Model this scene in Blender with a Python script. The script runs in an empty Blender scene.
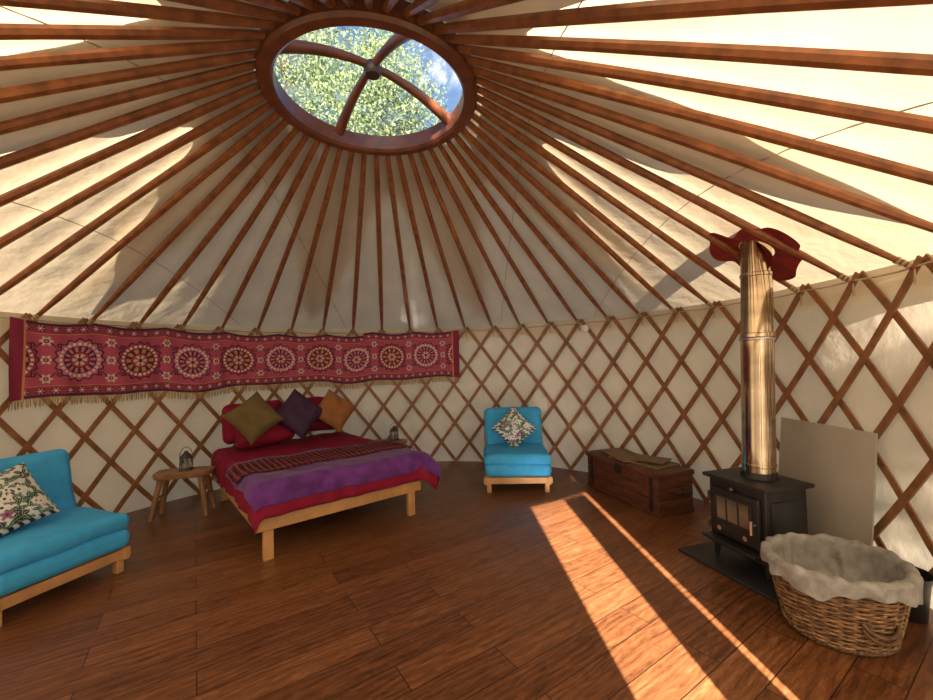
import bpy, bmesh, math, random
import numpy as np
from mathutils import Vector, Matrix, noise
random.seed(7); rng=np.random.default_rng(5)
SC=bpy.context.scene
CX,CY,R,ZT,RC,ZC=-0.633,2.895,3.313,1.993,.762,3.495
NP=48
def rad(a): return math.radians(a)
def pol(a,r,z): return Vector((CX+r*math.cos(rad(a)),CY+r*math.sin(rad(a)),z))

# ------------------------------------------------------------------ materials
def newmat(name):
    m=bpy.data.materials.new(name); m.use_nodes=True
    nt=m.node_tree; b=nt.nodes['Principled BSDF']; return m,nt,b
def mat(name,col,rough=.6,metal=0,var=.15,scale=8,bump=0,bscale=60,coat=0,spec=.5,sheen=0,stretch=None):
    m,nt,b=newmat(name); N=nt.nodes; L=nt.links
    tc=N.new('ShaderNodeTexCoord'); mp=N.new('ShaderNodeMapping'); L.new(tc.outputs['Object'],mp.inputs[0])
    if stretch: mp.inputs['Scale'].default_value=stretch
    n=N.new('ShaderNodeTexNoise'); n.inputs['Scale'].default_value=scale; n.inputs['Detail'].default_value=5
    L.new(mp.outputs[0],n.inputs['Vector'])
    r=N.new('ShaderNodeValToRGB'); r.color_ramp.elements[0].position=.3; r.color_ramp.elements[1].position=.7
    r.color_ramp.elements[0].color=tuple(c*(1-var) for c in col)+(1,); r.color_ramp.elements[1].color=tuple(min(1,c*(1+var)) for c in col)+(1,)
    L.new(n.outputs[0],r.inputs[0]); L.new(r.outputs[0],b.inputs['Base Color'])
    b.inputs['Roughness'].default_value=rough; b.inputs['Metallic'].default_value=metal
    b.inputs['Coat Weight'].default_value=coat; b.inputs['Specular IOR Level'].default_value=spec
    b.inputs['Sheen Weight'].default_value=sheen
    if bump:
        n2=N.new('ShaderNodeTexNoise'); n2.inputs['Scale'].default_value=bscale; n2.inputs['Detail'].default_value=4
        L.new(mp.outputs[0],n2.inputs['Vector'])
        bp=N.new('ShaderNodeBump'); bp.inputs['Strength'].default_value=bump; bp.inputs['Distance'].default_value=.01
        L.new(n2.outputs[0],bp.inputs['Height']); L.new(bp.outputs[0],b.inputs['Normal'])
    return m
def colmat(name,rough=.85,sheen=.1):
    m,nt,b=newmat(name); a=nt.nodes.new('ShaderNodeAttribute'); a.attribute_name='Col'
    nt.links.new(a.outputs['Color'],b.inputs['Base Color']); b.inputs['Roughness'].default_value=rough
    b.inputs['Specular IOR Level'].default_value=.2; return m
def canvas(name,col,trans,tcol=None,bs=.3):
    m=bpy.data.materials.new(name); m.use_nodes=True; nt=m.node_tree; N=nt.nodes; L=nt.links; N.clear()
    o=N.new('ShaderNodeOutputMaterial'); mx=N.new('ShaderNodeMixShader'); d=N.new('ShaderNodeBsdfDiffuse'); t=N.new('ShaderNodeBsdfTranslucent')
    tc=N.new('ShaderNodeTexCoord'); n=N.new('ShaderNodeTexNoise'); n.inputs['Scale'].default_value=2.2; n.inputs['Detail'].default_value=6
    L.new(tc.outputs['Object'],n.inputs['Vector'])
    for sh,c in ((d,col),(t,tcol or col)):
        r=N.new('ShaderNodeValToRGB'); r.color_ramp.elements[0].position=.3; r.color_ramp.elements[1].position=.7
        r.color_ramp.elements[0].color=tuple(x*.84 for x in c)+(1,); r.color_ramp.elements[1].color=tuple(c)+(1,)
        L.new(n.outputs[0],r.inputs[0]); L.new(r.outputs[0],sh.inputs['Color'])
    n2=N.new('ShaderNodeTexNoise'); n2.inputs['Scale'].default_value=5; n2.inputs['Detail'].default_value=8; L.new(tc.outputs['Object'],n2.inputs['Vector'])
    bp=N.new('ShaderNodeBump'); bp.inputs['Strength'].default_value=bs; bp.inputs['Distance'].default_value=.05; L.new(n2.outputs[0],bp.inputs['Height'])
    L.new(bp.outputs[0],d.inputs['Normal']); L.new(bp.outputs[0],t.inputs['Normal'])
    mx.inputs[0].default_value=trans; L.new(d.outputs[0],mx.inputs[1]); L.new(t.outputs[0],mx.inputs[2]); L.new(mx.outputs[0],o.inputs[0])
    return m
M_roof=canvas('roof_canvas',(.67,.61,.53),.18,(.88,.70,.45))
M_wall=canvas('wall_canvas',(.75,.68,.58),.19,(.88,.76,.57))
M_wallf=canvas('wall_canvas_dimmed',(.62,.57,.49),.09,(.8,.72,.55))  # unseen front wall: canvas made less translucent to cut its light, no lining
M_cap=canvas('cap_canvas',(.45,.43,.40),.10,(.6,.55,.48))
M_pole=mat('pole_wood',(.23,.078,.024),.36,var=.4,scale=14,spec=.5)
M_lat=mat('lattice_wood',(.27,.12,.05),.5,var=.3,scale=10)
M_ring=mat('ring_wood',(.14,.04,.015),.4,var=.35,scale=9,coat=.1)
M_pine=mat('pine_wood',(.52,.28,.12),.5,var=.2,scale=6,stretch=(1,1,1))
M_rope=mat('rope',(.42,.34,.24),.9)
M_teal=mat('turquoise_fabric',(.04,.37,.80),.85,var=.1,scale=12,bump=.25,bscale=250)
M_duvet=mat('crimson_fabric',(.22,.006,.035),.75,var=.15,scale=5,bump=.3,bscale=25,spec=.25)
M_purple=mat('purple_fleece',(.12,.032,.21),.95,var=.3,scale=10,bump=.6,bscale=60,sheen=.15,spec=.2)
M_matt=mat('mattress_white',(.7,.68,.62),.9)
M_black=mat('black_iron',(.013,.013,.015),.45,var=.2,scale=12,bump=.1,bscale=120)
M_col=colmat('embroidered_textile')
M_white=mat('white_plastic',(.8,.8,.78),.4,var=.03)
M_dkstone=mat('hearth_slate',(.02,.02,.025),.45)
# floor
def floormat():
    m,nt,b=newmat('floor_planks'); N=nt.nodes; L=nt.links
    g=N.new('ShaderNodeTexCoord'); mp=N.new('ShaderNodeMapping'); mp.inputs['Rotation'].default_value=(0,0,rad(-34)); mp.inputs['Location'].default_value=(40.3,40.07,0)
    L.new(g.outputs['Object'],mp.inputs[0])
    bk=N.new('ShaderNodeTexBrick'); L.new(mp.outputs[0],bk.inputs['Vector'])
    bk.offset=.37; bk.offset_frequency=2; bk.inputs['Scale'].default_value=1; bk.inputs['Brick Width'].default_value=1.3; bk.inputs['Row Height'].default_value=.185
    bk.inputs['Mortar Size'].default_value=.0026; bk.inputs['Mortar Smooth'].default_value=.1; bk.inputs['Bias'].default_value=0
    bk.inputs['Color1'].default_value=(0,0,0,1); bk.inputs['Color2'].default_value=(1,1,1,1); bk.inputs['Mortar'].default_value=(.5,.5,.5,1)
    def tex(sx,sy,scale,detail,dist,rough,off):
        sc=N.new('ShaderNodeVectorMath'); sc.operation='MULTIPLY'; sc.inputs[1].default_value=(sx,sy,1); L.new(mp.outputs[0],sc.inputs[0])
        of=N.new('ShaderNodeVectorMath'); of.operation='MULTIPLY_ADD'; of.inputs[1].default_value=off; L.new(bk.outputs['Color'],of.inputs[0]); L.new(sc.outputs[0],of.inputs[2])
        n=N.new('ShaderNodeTexNoise'); n.inputs['Scale'].default_value=scale; n.inputs['Detail'].default_value=detail; n.inputs['Distortion'].default_value=dist; n.inputs['Roughness'].default_value=rough
        L.new(of.outputs[0],n.inputs['Vector']); return n,of
    n1,of=tex(1,4.5,4.2,10,1.6,.72,(37,53,19))
    n2,_=tex(2.5,36,3.8,7,.8,.75,(11,23,7))
    w=N.new('ShaderNodeTexWave'); w.bands_direction='Y'; w.inputs['Scale'].default_value=1.6; w.inputs['Distortion'].default_value=18; w.inputs['Detail'].default_value=5; w.inputs['Detail Scale'].default_value=.7
    L.new(of.outputs[0],w.inputs['Vector'])
    mx=N.new('ShaderNodeMix'); mx.data_type='FLOAT'; mx.inputs[0].default_value=.14; L.new(n1.outputs[0],mx.inputs[2]); L.new(w.outputs['Fac'],mx.inputs[3])
    mx2=N.new('ShaderNodeMix'); mx2.data_type='FLOAT'; mx2.inputs[0].default_value=.45; L.new(mx.outputs[0],mx2.inputs[2]); L.new(n2.outputs[0],mx2.inputs[3])
    ad=N.new('ShaderNodeMath'); ad.operation='MULTIPLY_ADD'; ad.inputs[1].default_value=.10; L.new(bk.outputs['Color'],ad.inputs[0]); L.new(mx2.outputs[0],ad.inputs[2])
    r=N.new('ShaderNodeValToRGB'); e=r.color_ramp.elements
    e[0].position=.38; e[0].color=(.028,.010,.004,1); e[1].position=.78; e[1].color=(.36,.165,.07,1)
    x=e.new(.49); x.color=(.108,.038,.014,1); x=e.new(.62); x.color=(.195,.076,.029,1)
    L.new(ad.outputs[0],r.inputs[0])
    m2=N.new('ShaderNodeMix'); m2.data_type='RGBA'; L.new(bk.outputs['Fac'],m2.inputs[0]); L.new(r.outputs[0],m2.inputs[6]); m2.inputs[7].default_value=(.015,.006,.003,1)
    L.new(m2.outputs[2],b.inputs['Base Color']); b.inputs['Roughness'].default_value=.34
    bp=N.new('ShaderNodeBump'); bp.inputs['Strength'].default_value=.3; bp.inputs['Distance'].default_value=.003; L.new(ad.outputs[0],bp.inputs['Height']); L.new(bp.outputs[0],b.inputs['Normal'])
    return m
M_floor=floormat()

# ------------------------------------------------------------------ mesh builder
class MB:
    def __init__(s): s.v=[]; s.f=[]; s.m=[]; s.mats=[]
    def mi(s,m):
        if m not in s.mats: s.mats.append(m)
        return s.mats.index(m)
    def add(s,vs,fs,m,T=None):
        o=len(s.v); k=s.mi(m)
        s.v+= [tuple(T@Vector(p)) for p in vs] if T is not None else [tuple(p) for p in vs]
        s.f+=[tuple(i+o for i in f) for f in fs]; s.m+=[k]*len(fs)
    def box(s,c,size,m,T=None,rot=None,bev=0):
        if bev: return s.rbox(c,size,bev,m,T=T,rot=rot,n=1,e=2)
        h=[x/2 for x in size]; vs=[Vector((x*h[0],y*h[1],z*h[2])) for x in(-1,1) for y in(-1,1) for z in(-1,1)]
        if rot is not None: vs=[rot@v for v in vs]
        vs=[v+Vector(c) for v in vs]
        s.add(vs,[(0,1,3,2),(4,6,7,5),(0,4,5,1),(2,3,7,6),(0,2,6,4),(1,5,7,3)],m,T)
    def rbox(s,c,size,r,m,T=None,rot=None,n=6,e=4,puff=(0,0,0),wr=0,ws=6,seed=0):
        h=[x/2 for x in size]
        r=min(r,min(h)*.999)
        ax=[]
        for k in range(3):
            E=[h[k]-r+r*math.tan(j/e*math.pi/4) for j in range(e+1)]
            I=[-(h[k]-r)+2*(h[k]-r)*j/n for j in range(n+1)]
            a=[-x for x in reversed(E[1:])]+I+E[1:]
            ax.append(a)
        vs=[];fs=[];idx={}
        def V(p):
            key=tuple(round(q,5) for q in p)
            if key in idx: return idx[key]
            P=Vector(p); inn=Vector([max(-(h[k]-r),min(h[k]-r,p[k])) for k in range(3)])
            d=P-inn
            if d.length>1e-9: P=inn+d.normalized()*r
            q=[P[k]/h[k] for k in range(3)]
            for k in range(3):
                if puff[k]:
                    o=[j for j in range(3) if j!=k]
                    P[k]+=puff[k]*q[k]*(1-q[o[0]]**2)*(1-q[o[1]]**2)
            if wr:
                P+= wr*noise.noise_vector(Vector(P)*ws+Vector((seed,seed*2,0)))
            idx[key]=len(vs); vs.append(P); return idx[key]
        for k in range(3):
            a,b=[j for j in range(3) if j!=k]
            for sg in(-1,1):
                for i in range(len(ax[a])-1):
                    for j in range(len(ax[b])-1):
                        q=[]
                        for (ii,jj) in((i,j),(i+1,j),(i+1,j+1),(i,j+1)):
                            p=[0,0,0]; p[k]=sg*h[k]; p[a]=ax[a][ii]; p[b]=ax[b][jj]; q.append(V(p))
                        if (sg>0)==(k==1): q.reverse()
                        if len(set(q))>=3: fs.append(tuple(q))
        if rot is not None: vs=[rot@v for v in vs]
        vs=[v+Vector(c) for v in vs]
        s.add(vs,fs,m,T)
    def cyl(s,p0,p1,r0,r1,m,n=12,T=None,cap=True,sx=1):
        p0=Vector(p0);p1=Vector(p1); d=(p1-p0).normalized(); a=Vector((0,0,1)) if abs(d.z)<.9 else Vector((1,0,0))
        u=d.cross(a).normalized(); w=d.cross(u)
        vs=[];
        for p,r in((p0,r0),(p1,r1)):
            for i in range(n):
                t=2*math.pi*i/n; vs.append(p+u*r*math.cos(t)*sx+w*r*math.sin(t))
        fs=[(i,(i+1)%n,n+(i+1)%n,n+i) for i in range(n)]
        if cap: fs+=[tuple(reversed(range(n))),tuple(range(n,2*n))]
        s.add(vs,fs,m,T)
    def path(s,pts,r,m,n=8,T=None,closed=False):
        pts=[Vector(p) for p in pts]; k=len(pts); vs=[]
        for i,p in enumerate(pts):
            a=pts[(i-1)%k] if (i>0 or closed) else p; b=pts[(i+1)%k] if (i<k-1 or closed) else p
            d=(b-a).normalized(); up=Vector((0,0,1)) if abs(d.z)<.95 else Vector((1,0,0))
            u=d.cross(up).normalized(); w=d.cross(u); rr=r[i] if hasattr(r,'__len__') else r
            for j in range(n):
                t=2*math.pi*j/n; vs.append(p+u*rr*math.cos(t)+w*rr*math.sin(t))
        fs=[]
        for i in range(k if closed else k-1):
            i2=(i+1)%k
            for j in range(n): fs.append((i*n+j,i*n+(j+1)%n,i2*n+(j+1)%n,i2*n+j))
        if not closed: fs+=[tuple(range(n)),tuple(range((k-1)*n,k*n))]
        s.add(vs,fs,m,T)
    def grid(s,nu,nv,fn,m,T=None,closeu=False):
        vs=[fn(i/(nu if closeu else nu-1),j/(nv-1)) for j in range(nv) for i in range(nu)]
        fs=[]
        for j in range(nv-1):
            for i in range(nu if closeu else nu-1):
                i2=(i+1)%nu; fs.append((j*nu+i,j*nu+i2,(j+1)*nu+i2,(j+1)*nu+i))
        s.add(vs,fs,m,T)
    def revolve(s,prof,m,n=32,T=None,c=(0,0,0),lean=(0,0)):
        vs=[(c[0]+lean[0]*z+r*math.cos(2*math.pi*i/n),c[1]+lean[1]*z+r*math.sin(2*math.pi*i/n),c[2]+z) for r,z in prof for i in range(n)]
        fs=[(j*n+i,j*n+(i+1)%n,(j+1)*n+(i+1)%n,(j+1)*n+i) for j in range(len(prof)-1) for i in range(n)]
        s.add(vs,fs,m,T)
    def obj(s,name,smooth=True,T=None,ang=40):
        me=bpy.data.meshes.new(name); me.from_pydata(s.v,[],s.f)
        for m in s.mats: me.materials.append(m)
        me.polygons.foreach_set('material_index',s.m)
        bm=bmesh.new(); bm.from_mesh(me); bmesh.ops.recalc_face_normals(bm,faces=bm.faces)
        if smooth:
            for f in bm.faces: f.smooth=True
            for e in bm.edges:
                if len(e.link_faces)==2 and e.calc_face_angle(0)>rad(ang): e.smooth=False
        bm.to_mesh(me); bm.free()
        o=bpy.data.objects.new(name,me); SC.collection.objects.link(o)
        if T is not None: o.matrix_world=T
        return o
def npgrid(name,P,C,m,close=False):
    nv,nu,_=P.shape; idx=np.arange(nv*nu).reshape(nv,nu)
    f=np.stack([idx[:-1,:-1],idx[:-1,1:],idx[1:,1:],idx[1:,:-1]],-1).reshape(-1,4)
    me=bpy.data.meshes.new(name); me.vertices.add(nv*nu); me.vertices.foreach_set('co',P.reshape(-1).astype(np.float32))
    me.loops.add(f.size); me.loops.foreach_set('vertex_index',f.reshape(-1).astype(np.int32))
    me.polygons.add(len(f)); me.polygons.foreach_set('loop_start',np.arange(0,f.size,4,dtype=np.int32))
    try: me.polygons.foreach_set('loop_total',np.full(len(f),4,dtype=np.int32))
    except Exception: pass
    me.update(); me.polygons.foreach_set('use_smooth',np.ones(len(f),dtype=bool))
    a=me.color_attributes.new('Col','FLOAT_COLOR','POINT'); c=np.ones((nv*nu,4),np.float32); c[:,:3]=C.reshape(-1,3); a.data.foreach_set('color',c.reshape(-1))
    me.materials.append(m); me.validate()
    o=bpy.data.objects.new(name,me); SC.collection.objects.link(o); return o
def TR(x,y,z,ang): return Matrix.Translation((x,y,z))@Matrix.Rotation(rad(ang),4,'Z')

# ------------------------------------------------------------------ room shell
b=MB()
n=120
vs=[(CX+3.34*math.cos(2*math.pi*i/n),CY+3.34*math.sin(2*math.pi*i/n),z) for z in(0,-.12) for i in range(n)]
b.add(vs,[tuple(range(n)),tuple(reversed(range(n,2*n)))]+[(i,(i+1)%n,n+(i+1)%n,n+i) for i in range(n)],M_floor)
b.obj('floor',smooth=False)

D0,D1,D2,D3=-65.0,-57.2,-52.0,-50.7   # doorway, leaf
ZD=1.60
def wallseg(name,a0,a1,z0=-.02,z1=ZT+.04,m=None):
    b=MB(); nu=max(3,int((a1-a0)/.8)); nv=24
    def fn(u,v):
        a=a0+(a1-a0)*u; z=z0+(z1-z0)*v
        r=R+.012+.012*math.sin(rad(a*8))*math.sin(v*math.pi)+.02*noise.noise(Vector((a*.12,z*1.3,3)))*math.sin(v*math.pi)
        return pol(a,r,z)
    b.grid(nu,nv,fn,m or M_wall); return b.obj(name,ang=80)
wallseg('wall_right',D3,45); wallseg('wall_back',45,135); wallseg('wall_left',135,225); wallseg('wall_front',225,360+D0,m=M_wallf)
wallseg('wall_front_lintel',D0,D3,z0=ZD,m=M_wallf)
b=MB()
for a in(D0-.5,D3+.5):
    b.cyl(pol(a,R,0),pol(a,R,ZD+.05),.035,.035,M_ring)
b.cyl(pol(D0-.5,R,ZD+.02),pol(D3+.5,R,ZD+.02),.02,.02,M_ring)
b.obj('trim_1')
b=MB(); p0=pol(D1,R,0);p1=pol(D2,R,0); mid=(p0+p1)/2; dd=p1-p0; an=math.degrees(math.atan2(dd.y,dd.x))
b.box((0,0,.785),(dd.length,.035,1.57),M_pine)
for z in(.3,.8,1.3): b.box((0,.022,z),(dd.length*.9,.02,.08),M_pine)
b.obj('door_1',smooth=False,T=TR(mid.x,mid.y,.01,an))

def zroof(r): return ZT+(R-r)/(R-RC)*(ZC-ZT)
b=MB()
def fn(u,v):
    a=u*360; r=RC-.03+(R+.05-RC+.03)*v
    sag=.02*(math.cos(rad(a*NP))-1)*.5*math.sin(min(1,max(0,(r-RC)/(R-RC)))*math.pi)
    w=.012*noise.noise(Vector((math.cos(rad(a))*r*1.5,math.sin(rad(a))*r*1.5,.5)))
    return pol(a,r,zroof(r)+.06+sag+w)
b.grid(360,30,fn,M_roof,closeu=True)
b.grid(180,2,lambda u,v:pol(u*360,R+.05+.02*v,zroof(R+.05)+.06-.16*v),M_roof,closeu=True)
M_seam=mat('canvas_seam',(.40,.35,.27),.9)
for off in(-2.3,-1.15,1.15,2.3):
    pts=[]
    for i in range(41):
        y=-3.4+6.8*i/40; r=math.hypot(off,y)
        if RC+.02<r<R: pts.append(Vector((CX+off,CY+y,zroof(r)+.044)))
    b.path(pts,.0035,M_seam,n=4)
b.obj('ceiling',ang=80)
def capr(a):
    k=abs(((a-164+22.5)%45)/45*2-1)
    return 1.30+(3.25-1.30)*max(0,1-k)**1.9
b=MB(); nu=480; nv=14
def fn(u,v):
    a=u*360; r=RC+.05+(capr(a)-RC-.05)*v; return pol(a,r,zroof(r)+.10)
b.grid(nu,nv,fn,M_cap,closeu=True); b.obj('crown_rain_cap',ang=80)

# lattice wall
b=MB(); H1=ZT+.03; st=360/NP; trav=3.5*st
def slat(a0,a1,r,zs=.01):
    ns=12; w=.0225; t=.006
    def P(s,c,q):
        a=a0+(a1-a0)*s; z=zs+(H1-zs)*s
        L=math.hypot(rad(a1-a0)*r,H1); tx=rad(a1-a0)*r/L; tz=H1/L
        a+=math.degrees(-tz*c/r); z+=tx*c
        return pol(a,r+q,max(.004,z))
    vs=[]
    for i in range(ns+1):
        s=i/ns; vs+=[P(s,-w,-t),P(s,w,-t),P(s,w,t),P(s,-w,t)]
    fs=[]
    for i in range(ns):
        o=i*4
        for j in range(4): fs.append((o+j,o+(j+1)%4,o+4+(j+1)%4,o+4+j))
    fs+=[(0,1,2,3),(ns*4,ns*4+1,ns*4+2,ns*4+3)]
    b.add(vs,fs,M_lat)
for k in range(NP):
    a=k*st
    for sg,r in((1,R-.03),(-1,R-.044)):
        a1=a+sg*trav
        def inside(x): x=(x+180)%360-180; return D0-1<x<D3+1
        if any(inside(a+sg*trav*s) and H1*s<ZD for s in [i/30 for i in range(31)]): continue
        slat(a,a1,r)
b.obj('lattice_wall',smooth=False)
b=MB(); b.path([pol(i*3,R-.057,ZT-.02+.006*math.sin(i*1.7)) for i in range(120)],.006,M_rope,n=6,closed=True); b.obj('tension_band')

# roof poles
b=MB()
for k in range(NP):
    a=k*st+ (trav%st) 
    p0=pol(a,R-.08,ZT-.03); p1=pol(a+random.uniform(-.4,.4),RC-.02,ZC-.02); 
    bend=[]
    for i in range(9):
        t=i/8; p=p0.lerp(p1,t); p.z+=.012*math.sin(t*math.pi)
        bend.append(p)
    rr=[.013+.015*min(1,t*6/8) if t<3 else (.028 if t<8 else .022) for t in range(9)]
    b.path(bend,[q*random.uniform(.95,1.05) for q in rr],M_pole,n=8)
    for s in(.012,.022,.032):
        c=p0.lerp(p1,s); d=(p1-p0).normalized(); b.cyl(c-d*.007,c+d*.007,.018+s*.1,.018+s*.1,M_rope,n=8)
    b.cyl(p0,p0+Vector((0,0,-.09)),.006,.006,M_rope,n=5)
b.obj('roof_poles')

# crown
b=MB(); 
prof=[(RC,.05),(RC,-.07),(RC-.02,-.09),(RC-.08,-.09),(RC-.10,-.07),(RC-.10,.05),(RC,.05)]
b.revolve(prof,M_ring,n=96,c=(CX,CY,ZC))
for a0 in(38,128):
    pts=[]
    for i in range(25):
        s=-1+2*i/24; x=s*(RC-.08); pts.append(Vector((CX+x*math.cos(rad(a0)),CY+x*math.sin(rad(a0)),ZC+.02+.17*(1-s*s))))
    b.path(pts,[.026+.018*abs(-1+2*i/24) for i in range(25)],M_ring,n=10)
b.revolve([(0,.12),(.05,.12),(.065,.14),(.065,.18),(.05,.21),(0,.22)],mat('hub_dark',(.05,.025,.015),.4),n=24,c=(CX,CY,ZC))
b.obj('crown_ring')
mg=bpy.data.materials.new('clear_dome'); mg.use_nodes=True; nt=mg.node_tree; N=nt.nodes; N.clear(); o=N.new('ShaderNodeOutputMaterial')
m1=N.new('ShaderNodeMixShader'); t=N.new('ShaderNodeBsdfTransparent'); t.inputs[0].default_value=(.90,.95,.98,1); g=N.new('ShaderNodeBsdfGlossy'); g.inputs['Roughness'].default_value=.1
nn=N.new('ShaderNodeTexNoise'); nn.inputs['Scale'].default_value=7; nn.inputs['Detail'].default_value=8
tl=N.new('ShaderNodeBsdfTranslucent'); tl.inputs[0].default_value=(.95,.97,1,1)
m2=N.new('ShaderNodeMixShader'); rp=N.new('ShaderNodeValToRGB'); rp.color_ramp.elements[0].position=.45; rp.color_ramp.elements[0].color=(.05,.05,.05,1); rp.color_ramp.elements[1].position=.72; rp.color_ramp.elements[1].color=(.35,.35,.35,1)
nt.links.new(nn.outputs[0],rp.inputs[0]); nt.links.new(rp.outputs[0],m2.inputs[0])
m1.inputs[0].default_value=.04; nt.links.new(t.outputs[0],m1.inputs[1]); nt.links.new(g.outputs[0],m1.inputs[2]); nt.links.new(m1.outputs[0],m2.inputs[1]); nt.links.new(tl.outputs[0],m2.inputs[2]); nt.links.new(m2.outputs[0],o.inputs[0])
b=MB(); b.revolve([((RC-.01)*math.sin(t),.06+.30*math.cos(t)) for t in [i/12*math.pi/2 for i in range(1,13)]],mg,n=64,c=(CX,CY,ZC))
b.obj('window_1')

# ------------------------------------------------------------------ suzani hanging
def mix(C,mask,col): C[mask]=col
def suzani():
    Lm=5.0; Hh=.70; nu,nv=1500,210
    s=np.linspace(0,Lm,nu)[None,:].repeat(nv,0); t=np.linspace(0,Hh,nv)[:,None].repeat(nu,1)
    C=np.zeros((nv,nu,3)); C[:]=(.42,.08,.15)
    plum=(.075,.03,.06); pink=(.58,.18,.27); pale=(.60,.46,.43); org=(.55,.24,.12); red=(.36,.05,.075); white=(.68,.58,.55)
    P=.5
    ph=2*np.pi*s/P
    for A,sh in((.17,0),(.17,np.pi)):
        mix(C,np.abs(t-.35-A*np.cos(ph+sh))<.008,plum)
    for (ds,dt) in((.25,.17),(.25,.53),(.16,.21),(.34,.21),(.16,.49),(.34,.49),(.25,.35)):
        ls=((s-ds+P/2)%P)-P/2; rho=np.hypot(ls,t-dt); th=np.arctan2(t-dt,ls)
        big=.038 if abs(ds-.25)<.01 else .022
        mix(C,rho<big*(1+.25*np.cos(6*th)),pale if abs(ds-.25)<.01 else plum); mix(C,rho<big*.5,plum); mix(C,rho<big*.25,org)
    k=np.floor(s/P+.5); ls=s-k*P
    rho=np.hypot(ls,t-.35)/1.06; th=np.arctan2(t-.35,ls); A=(k%2==0)
    sc=1+.06*np.cos(16*th)
    mix(C,rho<.190*sc,plum); mix(C,(rho<.174*sc),np.array(pink)*.9); mix(C,(rho<.174*sc)&A,red)
    mix(C,(rho<.158)&(rho>.134)&(np.cos(24*th)>-.3),white)
    mix(C,(rho<.126),plum)
    mix(C,(rho<.118)&(rho>.075)&(np.cos(10*th)>-.1)&A,org); mix(C,(rho<.118)&(rho>.075)&(np.cos(14*th)>0)&~A,pink)
    mix(C,rho<.068,red); mix(C,(rho<.054)&(np.cos(6*th)>-.4),pale); mix(C,rho<.018,plum)
    bo=(t<.10)|(t>.60); C[bo]=(.30,.05,.09)
    for t0 in(.058,.645):
        q=.105; ls=((s+q/2)%q)-q/2; rho=np.hypot(ls,t-t0); th=np.arctan2(t-t0,ls)
        mix(C,rho<.036,plum); mix(C,(rho<.030)&(np.cos(6*th)>-.2),pink); mix(C,rho<.010,white)
    for t0,w,c in((.012,.012,plum),(.103,.004,org),(.597,.004,org),(.688,.012,plum)):
        mix(C,np.abs(t-t0)<w,c)
    mix(C,(s<.1)|(s>Lm-.1),(.24,.03,.07)); mix(C,(np.abs(s-.1)<.008)|(np.abs(s-Lm+.1)<.008),org)
    C*= (.85+.3*rng.random((nv,nu,1)))
    ang=171.6+(80.6-171.6)*s/Lm
    att=np.abs(np.sin(np.pi*s/.62))
    top=1.985-.035*att; bot=1.27+.02*np.sin(s*3.1)+.015*np.sin(s*7)-.01*att
    top=top-0.03*np.clip((s-1.2)/.8,0,1)*(s<3.6)
    z=bot+(top-bot)*(t/Hh)
    r=3.215+.018*np.sin(s*11+1.5*np.sin(s*2))*(1-t/Hh)+.008*np.sin(s*27+t*5)
    a=np.radians(ang); Pp=np.stack([CX+r*np.cos(a),CY+r*np.sin(a),z],-1)
    o=npgrid('suzani_wall_hanging',Pp,C,M_col)
    b=MB(); mf=mat('fringe_yarn',(.42,.28,.13),.9)
    for i in range(0,nu,4):
        p=Vector(Pp[0,i]); q=p+Vector((random.uniform(-.01,.01),random.uniform(-.01,.01),-.065-random.random()*.02))
        tdir=(Vector(Pp[0,min(i+1,nu-1)])-Vector(Pp[0,max(i-1,0)])).normalized()*.0045
        b.add([p-tdir,p+tdir,q+tdir,q-tdir],[(0,1,2,3)],mf)
    f=b.obj('fringe',smooth=False); f.parent=o
suzani()

# ------------------------------------------------------------------ cushions
def cushion(name,size,T,col=None,mtl=None,thick=.075,seed=0):
    n=140 if col is not None else 40
    u=np.linspace(-1,1,n); U,V=np.meshgrid(u,u)
    prof=((1-U**4)*(1-V**4)).clip(0)**.55
    X=size/2*U*(1-.09*(1-V**2)*np.abs(U)); Y=size/2*V*(1-.09*(1-U**2)*np.abs(V))
    cr=np.vectorize(lambda x,y:noise.noise(Vector((x*2.2+seed,y*2.2,seed))))(U,V)
    Zf=thick*prof*(1+.2*cr); Zb=-thick*prof*(1+.1*cr)
    P=np.concatenate([np.stack([X,Y,Zf],-1),np.stack([X,Y,Zb],-1)[::-1]],0)
    if col is not None: Cc=col(U,V); Cc=np.concatenate([Cc,Cc[::-1]],0)
    else: Cc=np.ones(P.shape)
    o=npgrid(name,P,Cc,mtl or M_col); o.matrix_world=T; return o
def pat_floral(U,V):
    C=np.zeros(U.shape+(3,)); C[:]=(.58,.62,.62)
    rr=random.Random(11)
    def leaf(cx,cy,a,l,w,c):
        x=(U-cx)*math.cos(a)+(V-cy)*math.sin(a); y=-(U-cx)*math.sin(a)+(V-cy)*math.cos(a)
        m=(x>0)&(x<l)&(np.abs(y)<w*np.sin(np.clip(x/l,0,1)*np.pi)**.8); C[m]=c
        C[m&(np.abs(y)<.007)]=(.4,.46,.42)
    for i in range(210):
        leaf(rr.uniform(-.95,.85),rr.uniform(-.95,.9),rr.uniform(0,6.28),rr.uniform(.18,.34),rr.uniform(.035,.065),rr.choice([(.02,.07,.05),(.03,.12,.08),(.02,.03,.04),(.04,.14,.12),(.02,.04,.03)]))
    for i in range(15):
        cx,cy=rr.uniform(-.75,.75),rr.uniform(-.75,.75); rho=np.hypot(U-cx,V-cy); th=np.arctan2(V-cy,U-cx)
        s=rr.uniform(.09,.15); C[rho<s*(1+.3*np.cos(5*th))]=rr.choice([(.62,.62,.64),(.28,.12,.24),(.64,.67,.68)]); C[rho<s*.3]=(.04,.05,.06)
    e=np.maximum(abs(U),abs(V))>.90; C[e]=(.64,.64,.62); C[e&(np.sin(25*(U+V))>0)]=(.03,.03,.05); return C
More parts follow.
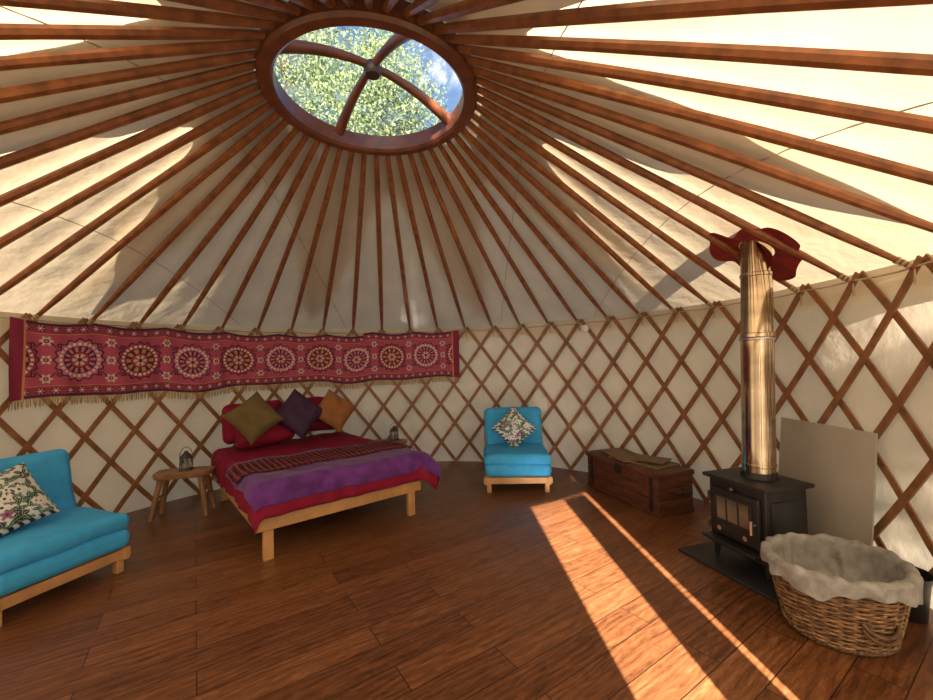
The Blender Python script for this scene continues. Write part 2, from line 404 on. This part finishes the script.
def stand(x,y,z,az,lean,roll,size):
    Rm=Matrix.Rotation(rad(az+90),4,'Z')@Matrix.Rotation(rad(90-lean),4,'X')@Matrix.Rotation(rad(roll),4,'Z')
    return Matrix.Translation((x,y,z))@Rm

# ------------------------------------------------------------------ futon chairs
def futon(T,bk=.0):
    b=MB()
    for x in(-.35,.35): b.box((x,.4,.14),(.04,.80,.09),M_pine,bev=.006)
    b.box((0,.03,.14),(.78,.025,.07),M_pine,bev=.005); b.box((0,.78,.14),(.78,.025,.07),M_pine,bev=.005)
    for i in range(7): b.box((0,.08+i*.105,.178),(.76,.06,.016),M_pine)
    for x in(-.33,.33):
        for y in(.07,.73): b.box((x,y,.0525),(.05,.06,.105),M_pine,bev=.005)
    for x in(-.37,.37): b.box((x,.74,.42),(.03,.05,.5),M_pine,bev=.005,rot=Matrix.Rotation(rad(-14),3,'X'))
    b.rbox((0,.36,.255),(.76,.76,.14),.06,M_teal,n=8,puff=(0,0,.012),wr=.012,ws=5,seed=1)
    b.rbox((0,.36,.375),(.77,.75,.13),.06,M_teal,n=8,puff=(0,0,.02),wr=.014,ws=5,seed=4)
    b.rbox((0,.70,.635),(.74+bk,.16,.52),.07,M_teal,n=8,rot=Matrix.Rotation(rad(-14),3,'X'),puff=(0,.03,0),wr=.014,ws=5,seed=9)
    return b.obj('futon_chair',T=T)
futon(TR(.545,4.60,0,-3))
cushion('patterned_cushion',.40,stand(.56,5.02,.67,-92,20,43,.4),pat_floral)
TL=TR(-2.68,2.73,0,73.5); futon(TL,bk=.04)
p=TL@Vector((-.15,.40,.65))
cushion('patterned_cushion',.44,stand(p.x,p.y,p.z,-22,34,14,.46),pat_floral)

# ------------------------------------------------------------------ bed
Tb=TR(-1.07,3.60,0,40)
W=1.46; Lb=1.95; ZB=.60
b=MB()
for x in(-.655,.655):
    for y in(.04,Lb-.04): b.box((x,y,.17),(.075,.05,.34),M_pine,bev=.006)
b.box((0,.01,.285),(W+.04,.028,.10),M_pine,bev=.006)
b.box((0,Lb-.01,.285),(W+.04,.028,.10),M_pine,bev=.006)
for x in(-W/2-.0,W/2+.0): b.box((x,Lb/2,.285),(.028,Lb-.04,.10),M_pine,bev=.006)
for i in range(14): b.box((0,.1+i*.135,.345),(W-.02,.08,.018),M_pine)
b.rbox((0,Lb/2,.46),(W-.02,Lb-.02,.21),.05,M_matt,n=6)
frame=b.obj('bed',T=Tb)
def drape(x,y,hx,y0,y1,zt,r=.05,fold=.02,seed=0):
    cx=max(-hx,min(hx,x)); cy=max(y0,min(y1,y)); dx=x-cx; dy=y-cy; d=math.hypot(dx,dy)
    zz=.020*noise.noise(Vector((cx*3,cy*3,1)))+.008*noise.noise(Vector((cx*8,cy*8,1)))
    if d<1e-6: return Vector((x,y,zt+zz))
    nx,ny=dx/d,dy/d
    q=min(d,r*math.pi/2); ang=q/r; out=r*math.sin(ang); down=r*(1-math.cos(ang))+max(0,d-r*math.pi/2)
    tpar=(cy*1. if abs(dx)>abs(dy) else cx)
    f=fold*min(1,d/.2)*(math.sin(tpar*17+2*math.sin(tpar*5))+.5*math.sin(tpar*31+1))
    out+=f*.6+.03*min(1,d/.15)
    if nx>0: out+=nx*.17*min(1,d/.25); down*=(1-.06*nx)
    return Vector((cx+nx*out,cy+ny*out,zt-down+zz))
def sheet(name,xa,xb,ya,yb,hx,zt,mtl,nx=90,ny=90,r=.05,fold=.02,y0=.03,col=None,skew=0):
    P=np.zeros((ny,nx,3)); 
    for j in range(ny):
        for i in range(nx):
            x=xa+(xb-xa)*i/(nx-1); y=ya+(yb-ya)*j/(ny-1)
            y+=.03*noise.noise(Vector((x*2.5,7,0)))*(1 if j>ny/2 else .6); x+=.02*noise.noise(Vector((3,y*3,0)))
            P[j,i]=drape(x,y,hx,y0,Lb-.03,zt,r,fold)
    C=col(np.linspace(xa,xb,nx)[None,:].repeat(ny,0),np.linspace(ya,yb,ny)[:,None].repeat(nx,1)) if col else np.ones((ny,nx,3))
    o=npgrid(name,P,C,mtl); o.parent=frame; 
    md=o.modifiers.new('s','SOLIDIFY'); md.thickness=.006; md.offset=-1
    return o
hx=W/2-.04
sheet('duvet',-hx-.30,hx+.30,-.25,Lb-.05,hx,ZB,M_duvet,fold=.016,r=.06)
def bandcol(X,Y):
    C=np.zeros(X.shape+(3,)); C[:]=(.05,.008,.018)
    q=.05; ls=((X+q/2)%q)-q/2; lt=((Y)%q)-q/2; rho=np.hypot(ls,lt)
    C[rho<.014]=(.30,.04,.06); C[rho<.005]=(.42,.34,.28)
    for yy in(.34,.68): C[np.abs(Y-yy)<.004]=(.4,.22,.08)
    C*=(.5+1.0*rng.random(X.shape+(1,)))
    return C
sheet('purple_blanket',-hx-.17,hx+.34,-.18,.86,hx+.016,ZB+.018,M_purple,fold=.016,r=.07)
sheet('embroidered_runner',-hx-.15,hx+.12,.28,.73,hx+.03,ZB+.034,M_col,nx=300,ny=90,fold=.016,r=.08,col=bandcol)
def bedpillow(x,y,z,az,lean,roll,w,h,m,seed):
    b=MB(); b.rbox((0,0,0),(w,h,.16),.075,m,n=10,e=4,puff=(.0,.0,.03),wr=.02,ws=4,seed=seed)
    return b.obj('bed_pillow',T=Tb@stand(x,y,z,az,lean,roll,.5))
bedpillow(-.36,1.80,.88,-90,20,2,.66,.44,M_duvet,2); bedpillow(.38,1.82,.88,-90,22,-3,.66,.44,M_duvet,7)
bedpillow(-.30,1.63,.80,-90,36,4,.62,.40,M_duvet,12)
mo=mat('olive_fabric',(.12,.085,.025),.8,bump=.6,bscale=90); mp_=mat('dark_purple_fabric',(.035,.010,.045),.7,bump=.5,bscale=60); mr=mat('rust_fabric',(.28,.11,.035),.8,bump=.6,bscale=90)
for (x,y,z,rl,m,s,sd) in((-.45,1.40,.965,36,mo,.44,1),(.04,1.48,.95,47,mp_,.46,3),(.47,1.48,.945,50,mr,.42,6)):
    cushion('cushion',s,Tb@stand(x,y,z,-95,26,rl,.4),None,m,.08,sd)

# ------------------------------------------------------------------ stools + lanterns
def stool(T):
    b=MB(); ms=mat('stool_wood',(.30,.16,.075),.5,var=.3,scale=6,stretch=(1,6,1))
    out=[]
    n=28
    for i in range(n):
        t=2*math.pi*i/n; x=.27*math.copysign(abs(math.cos(t))**.5,math.cos(t)); y=.13*math.copysign(abs(math.sin(t))**.6,math.sin(t)); k=1+.05*math.sin(3*t+1); out.append((x*k,y*k))
    vs=[(x*s,y*s,z) for z,s in((.455,.96),(.45,1),(.41,.99),(.395,.93)) for x,y in out]
    fs=[tuple(range(n)),tuple(reversed(range(3*n,4*n)))]+[(j*n+i,j*n+(i+1)%n,(j+1)*n+(i+1)%n,(j+1)*n+i) for j in range(3) for i in range(n)]
    b.add(vs,fs,ms)
    for x in(-1,1):
        for y in(-1,1): b.cyl((x*.25,y*.12,.0),(x*.18,y*.07,.40),.022,.028,ms,n=10)
        b.cyl((x*.22,-.10,.2),(x*.22,.10,.2),.012,.012,ms)
    b.obj('wooden_stool',T=T)
def lantern(T):
    b=MB(); mm=mat('lantern_metal',(.12,.12,.13),.35,metal=.8); 
    mgl=mat('lantern_glass',(.6,.65,.68),.08); mgl.node_tree.nodes['Principled BSDF'].inputs['Transmission Weight'].default_value=.9
    mc=mat('candle_wax',(.8,.75,.62),.6)
    b.revolve([(0,0),(.055,0),(.058,.012),(.05,.022),(0,.022)],mm,n=20)
    b.revolve([(.040,.022),(.046,.06),(.040,.105)],mgl,n=20)
    b.revolve([(0,.022),(.02,.022),(.02,.06),(0,.062)],mc,n=14)
    for i in range(4):
        a=i*math.pi/2+.4; b.cyl((.05*math.cos(a),.05*math.sin(a),.02),(.046*math.cos(a),.046*math.sin(a),.11),.004,.004,mm,n=6)
    b.revolve([(.05,.105),(.056,.11),(.03,.145),(.016,.15),(.018,.165),(0,.17)],mm,n=20)
    b.path([(.05*math.cos(t),0,.12+.085*math.sin(t)) for t in [i/14*math.pi for i in range(15)]],.003,mm,n=6)
    b.obj('candle_lantern',T=T)
stool(TR(-2.98,4.24,0,14)); lantern(TR(-2.96,4.25,.456,20)@Matrix.Scale(1.15,4))
stool(TR(-1.14,5.82,0,0)@Matrix.Scale(.90,4)); lantern(TR(-1.07,5.82,.412,0)@Matrix.Scale(1.2,4))

# ------------------------------------------------------------------ trunk
b=MB(); mt=mat('trunk_wood',(.085,.025,.012),.5,var=.5,scale=5,stretch=(1,1,5)); mi=mat('trunk_iron',(.03,.022,.018),.5,metal=.4); mb=mat('cardboard',(.17,.11,.06),.8,var=.3)
L_,D_,Hh=1.08,.42,.40
b.box((0,0,.03),(L_+.01,D_+.01,.05),mt,bev=.006)
for i in range(3): b.box((0,0,.10+i*.105),(L_,D_,.10),mt,bev=.006)
b.box((0,0,.385),(L_+.03,D_+.03,.05),mt,bev=.01)
for x in(-.45,.45):
    b.box((x,0,.2),(.045,D_+.012,.33),mi,bev=.002)
b.box((0,-D_/2-.01,.34),(.09,.015,.10),mi,bev=.004)
for sx in(-1,1): b.path([(sx*(L_/2+.01),-.08,.24),(sx*(L_/2+.04),-.06,.21),(sx*(L_/2+.04),.06,.21),(sx*(L_/2+.01),.08,.24)],.009,mi)
b.box((.1,.02,.418),(.62,.34,.014),mb,rot=Matrix.Rotation(rad(8),3,'Z')); b.box((-.12,-.03,.432),(.5,.3,.012),mb,rot=Matrix.Rotation(rad(-12),3,'Z')@Matrix.Rotation(rad(1.2),3,'Y'))
b.box((.2,.05,.448),(.3,.25,.01),mb,rot=Matrix.Rotation(rad(25),3,'Z'))
b.obj('wooden_trunk',T=TR(1.77,4.37,0,-71))

# ------------------------------------------------------------------ stove
Ts=TR(2.04,2.92,.002,-75)
b=MB()
W2,D2_,=.47,.38
b.rbox((0,0,.36),(W2-.03,D2_-.02,.46),.012,M_black,n=1,e=2)
b.box((0,0,.605),(W2+.03,D2_+.05,.028),M_black,bev=.008)
b.box((0,0,.128),(W2,D2_+.02,.025),M_black,bev=.006)
for x in(-.19,.19):
    for y in(-.15,.15): b.cyl((x*1.05,y*1.05,.0215),(x,y,.13),.016,.026,M_black,n=10)
yf=-D2_/2
b.box((0,yf-.008,.37),(.38,.03,.33),M_black,bev=.01)
mgls=mat('stove_glass',(.10,.085,.07),.12,var=.4,scale=5)
b.box((0,yf-.024,.40),(.25,.006,.17),mgls)
for z in(.31,.49): b.box((0,yf-.026,z),(.29,.014,.022),M_black,bev=.004)
for x in(-.137,.137): b.box((x,yf-.026,.40),(.022,.014,.20),M_black,bev=.004)
for x in(-.045,.045): b.box((x,yf-.03,.40),(.006,.006,.17),M_black)
ch=mat('steel',(.6,.6,.6),.25,metal=1)
b.cyl((.17,yf-.02,.37),(.17,yf-.06,.37),.008,.008,ch); b.cyl((.17,yf-.06,.40),(.17,yf-.06,.31),.011,.013,ch)
for x in(-.1,.1): b.cyl((x,yf-.01,.255),(x,yf-.04,.255),.017,.017,ch)
b.cyl((0,yf-.01,.555),(0,yf-.03,.555),.014,.014,ch)
b.box((0,yf-.045,.175),(.42,.09,.02),M_black,bev=.006)
for z in(.25,.47): b.cyl((-.195,yf-.02,z-.02),(-.195,yf-.02,z+.02),.011,.011,M_black)
b.box((W2/2-.012,.0,.37),(.012,.28,.30),M_black,bev=.005)
b.cyl((0,.04,.62),(0,.04,.66),.115,.11,M_black,n=32)
b.obj('wood_stove',T=Ts)
b=MB(); b.box((0,0,.0105),(.74,.64,.02),M_dkstone,bev=.004); b.obj('hearth_plate',T=TR(2.01,2.91,.0,-72))
mc=mat('polished_steel',(.50,.40,.29),.10,metal=1,var=.3,scale=3,stretch=(1,1,3))
b=MB(); pc=Ts@Vector((0,.04,0)); ln=(.035,0)
pcb=Vector((pc.x-.66*ln[0],pc.y,0))
b.revolve([(.102,.664),(.102,.70),(.107,.705),(.107,.72),(.102,.725),(.102,1.62),(.107,1.625),(.107,1.65),(.098,1.655),(.098,2.06),(.103,2.065),(.103,2.085),(.096,2.09),(.096,3.3)],mc,n=48,c=(pcb.x,pcb.y,0),lean=ln)
b.revolve([(.109,1.60),(.112,1.605),(.112,1.615),(.109,1.62)],ch,n=48,c=(pcb.x,pcb.y,0),lean=ln)
b.revolve([(0,3.42),(.16,3.34),(.17,3.30),(.15,3.30)],mc,n=48,c=(pcb.x,pcb.y,0),lean=ln)
b.obj('stove_flue_pipe')
b=MB(); mred=mat('red_flashing',(.22,.014,.010),.7,var=.35,scale=12,bump=.4,bscale=30)
pt=Vector((pcb.x+2.35*ln[0],pcb.y,0))
rc_=math.hypot(pt.x-CX,pt.y-CY); sl=(ZC-ZT)/(R-RC)
rd=Vector((pt.x-CX,pt.y-CY,0)).normalized(); td=Vector((-rd.y,rd.x,0))
def fn(u,v):
    t=2*math.pi*u; rr=.100+(.165+.03*math.sin(3*t+.6)+.02*math.sin(7*t))*v
    p=Vector((pt.x,pt.y,0))+rd*rr*math.cos(t)+td*rr*math.sin(t)*1.15
    z=zroof(rc_)-sl*rr*math.cos(t)-.045-.045*v*abs(math.sin(2*t+1))+.012*math.sin(9*t)*v
    return (p.x,p.y,z)
b.grid(80,8,fn,mred,closeu=True); b.obj('flue_flashing')

b=MB(); mbd=mat('cement_board',(.40,.37,.33),.85,var=.08,scale=4,bump=.1)
a=1.0; T=Matrix.Translation(pol(a,3.11,.004))@Matrix.Rotation(rad(a-90),4,'Z')@Matrix.Rotation(rad(-6),4,'X')
b.box((0,0,.49),(.76,.012,.98),mbd,bev=.002); b.obj('cement_board',T=T)

# ------------------------------------------------------------------ basket
Tk=TR(1.975,2.235,0,8)@Matrix.Scale(.94,4)
b=MB(); mw=mat('wicker',(.25,.135,.06),.6,var=.6,scale=30); mw2=mat('wicker_dark',(.12,.06,.028),.6,var=.5,scale=30)
BH=.38
def brad(v): return .235+.075*v**.8
rows=30; stakes=28
for j in range(rows):
    v=j/(rows-1); z=.012+(BH-.02)*v; r=brad(v); pts=[]
    nn_=stakes*4
    for i in range(nn_):
        t=2*math.pi*i/nn_; rr=r+.007*math.cos(t*stakes/2+ (math.pi if j%2 else 0)); pts.append((rr*math.cos(t)*1.06,rr*math.sin(t)*.94,z+.002*math.sin(t*7+j)))
    b.path(pts,.0066,mw if j%5 else mw2,n=5,closed=True)
for i in range(stakes):
    t=2*math.pi*(i+.0)/stakes; b.path([(brad(v)*math.cos(t)*1.06,brad(v)*math.sin(t)*.94,.005+BH*v) for v in(0,.25,.5,.75,1)],.006,mw2,n=5)
for k in range(3):
    b.path([((brad(1)+.004+.009*math.cos(t*22+k*2.1))*math.cos(t)*1.06,(brad(1)+.004+.009*math.cos(t*22+k*2.1))*math.sin(t)*.94,BH-.006+.009*math.sin(t*22+k*2.1)) for t in [2*math.pi*i/240 for i in range(240)]],.008,mw,n=6,closed=True)
    b.path([((brad(0)+.012*math.cos(t*20+k*2.1))*math.cos(t)*1.06,(brad(0)+.012*math.cos(t*20+k*2.1))*math.sin(t)*.94,.02+.01*math.sin(t*20+k*2.1)) for t in [2*math.pi*i/200 for i in range(200)]],.008,mw2,n=6,closed=True)
b.cyl((0,0,.005),(0,0,.02),.23,.23,mw2,n=40)
for hz in(0,.03):
    b.path([(.10*math.cos(t)-.04,-(.245+.045*math.sin(t)),.17+hz-.06*math.sin(t)) for t in [i/12*math.pi for i in range(13)]],.010,mw2,n=8)
bk_=b.obj('wicker_basket',T=Tk)
mlin=mat('liner_cotton',(.27,.265,.26),.9,var=.3,scale=16,bump=.6,bscale=16)
b=MB()
def fn(u,v):
    t=2*math.pi*u
    w=.5*math.sin(9*t)+.35*math.sin(17*t+1)+.3*math.sin(5*t+2)
    w2=.6*math.sin(13*t+v*6)+.5*math.sin(23*t+2-v*9)
    if v<.3:
        s=v/.3; r=brad(1)+.034+.010*w*(1-s)+.006*w2; z=BH-(.055+.02*math.sin(4*t)+.014*w)*(1-s)+.022*s
    elif v<.42:
        s=(v-.3)/.12; r=brad(1)+.034-.061*s+.006*w2*(1-s); z=BH+.022+.018*math.sin(s*math.pi)+.008*w*s+.006*w2
    else:
        s=(v-.42)/.58; r=(brad(1)-.027)*(1-s**2.6)*(1-.10*s)+.026*w*math.sin(s*math.pi)+.012*w2*(1-s)*min(1,s*5); z=BH+.022-(.32*s**.75)+.03*w*s*(1-s)*2+.014*w2*(1-s)
    r=max(r,.001); return (r*math.cos(t)*1.06,r*math.sin(t)*.94,z+.014*noise.noise(Vector((math.cos(t)*5,math.sin(t)*5,v*7))))
b.grid(260,60,fn,mlin,closeu=True); o=b.obj('basket_liner',ang=80); o.parent=bk_

b=MB(); 
b.revolve([(.10,.0),(.105,.005),(.13,.26),(.15,.32),(.155,.33),(.148,.33),(.125,.25),(.098,.01),(0,.01)],M_black,n=32)
b.path([(.15*math.cos(t),0,.31+.07*math.sin(t)) for t in [i/14*math.pi for i in range(15)]],.006,M_black)
b.obj('coal_scuttle',T=TR(2.455,2.33,.002,80)@Matrix.Scale(.75,4))
b=MB(); P=pol(47.3,R-.075,1.90); b.revolve([(0,.03),(.035,.03),(.05,.02),(.052,0),(0,0)],M_white,n=28); 
b.obj('smoke_alarm',T=Matrix.Translation(P)@Matrix.Rotation(rad(47.3+180),4,'Z')@Matrix.Rotation(rad(90),4,'Y'))

# ------------------------------------------------------------------ outside
b=MB(); mg_=mat('dry_grass',(.11,.095,.05),.9,var=.3,scale=3); b.add([(-80,-80,-.13),(80,-80,-.13),(80,80,-.13),(-80,80,-.13)],[(0,1,2,3)],mg_); b.obj('ground',smooth=False)
mlf=canvas('leaf',(.16,.20,.09),.4,(.24,.30,.14)); mbk=mat('bark',(.10,.07,.045),.9,bump=.5)
def tree(name,base,trunk_h,clumps,nl,size,ncl=110,sp=.42,tr=.28):
    b=MB(); base=Vector(base); cl=[]
    top=base+Vector((0,.1,trunk_h))
    b.path([base,base+Vector((.1,.05,trunk_h*.5)),top],[tr,tr*.8,tr*.6],mbk,n=10)
    for center,rads in clumps:
        center=Vector(center)
        b.path([top,top.lerp(center,.5)+Vector((0,0,.1)),center],[tr*.5,tr*.35,tr*.15],mbk,n=8)
        for i in range(14):
            d=Vector((random.gauss(0,1),random.gauss(0,1),random.gauss(0,1))).normalized(); e=center+Vector((d.x*rads[0],d.y*rads[1],d.z*rads[2]))*.85
            s=top.lerp(center,random.uniform(.3,.9)); b.path([s,s.lerp(e,.5)+Vector((0,0,.05)),e],[tr*.22,tr*.14,tr*.05],mbk,n=6)
        for i in range(ncl):
            d=Vector((random.gauss(0,1),random.gauss(0,1),random.gauss(0,1))).normalized()*random.uniform(.25,1)
            cl.append(center+Vector((d.x*rads[0],d.y*rads[1],d.z*rads[2])))
    vs=[];fs=[]
    for i in range(nl):
        c=random.choice(cl)+Vector((random.gauss(0,sp),random.gauss(0,sp),random.gauss(0,sp*.85)))
        u=Vector((random.gauss(0,1),random.gauss(0,1),random.gauss(0,1))).normalized(); w=u.cross(Vector((random.gauss(0,1),random.gauss(0,1),1))).normalized()
        s=size*random.uniform(.6,1.2); o=len(vs); vs+=[c-u*s,c+w*s*.45,c+u*s,c-w*s*.45]; fs.append((o,o+1,o+2,o+3))
    b.add(vs,fs,mlf); b.obj(name,smooth=False)
tree('leafy_tree',(-5.2,13.0,-.13),7.0,[((-5.6,12.5,11.2),(3.4,2.6,4.0)),((-2.8,12.8,9.6),(2.1,2.0,2.4))],34000,.075,ncl=85,sp=.45)
tree('added_shade_tree',(2.6,-6.2,-.13),2.8,[((3.15,-5.5,4.0),(.8,.6,.6))],1500,.06,ncl=26,sp=.12,tr=.08)  # unseen tree, added to dapple the sun on the right wall
tree('added_shade_tree',(-1.6,-6.6,-.13),4.6,[((-.45,-5.5,6.75),(1.0,.6,.55))],4000,.06,ncl=36,sp=.13,tr=.10)  # out-of-view foliage, added to break up the sun entering the crown

# ------------------------------------------------------------------ light
w=bpy.data.worlds.new('sky'); SC.world=w; w.use_nodes=True; nt=w.node_tree; bg=nt.nodes['Background']
sk=nt.nodes.new('ShaderNodeTexSky'); sk.sky_type='NISHITA'; sk.sun_disc=False; sk.sun_elevation=rad(20.5); sk.sun_rotation=rad(180); sk.air_density=1.0; sk.ozone_density=2
nt.links.new(sk.outputs[0],bg.inputs[0]); bg.inputs[1].default_value=.27
sd=bpy.data.lights.new('sun','SUN'); sd.energy=64; sd.angle=rad(.6); sd.color=(1,.90,.78)
so=bpy.data.objects.new('sun',sd); SC.collection.objects.link(so); so.location=(1,-8,5)
so.rotation_euler=Vector((-.037,1,-.374)).to_track_quat('-Z','Y').to_euler()

# ------------------------------------------------------------------ camera
cam=bpy.data.cameras.new('camera'); co=bpy.data.objects.new('camera',cam); SC.collection.objects.link(co); SC.camera=co
cam.sensor_width=36; cam.lens=403.7/933*36; cam.clip_start=.02; cam.clip_end=300
p_,r_=.030,.027
F=Vector((0,math.cos(p_),math.sin(p_))); U0=Vector((0,-math.sin(p_),math.cos(p_))); R0=Vector((1,0,0))
X=math.cos(r_)*R0-math.sin(r_)*U0; Y=math.sin(r_)*R0+math.cos(r_)*U0; Z=-F
mw_=Matrix((X,Y,Z)).transposed().to_4x4(); mw_.translation=Vector((0,0,1.5)); co.matrix_world=mw_
SC.view_settings.view_transform='Standard'; SC.view_settings.look='None'; SC.view_settings.exposure=0
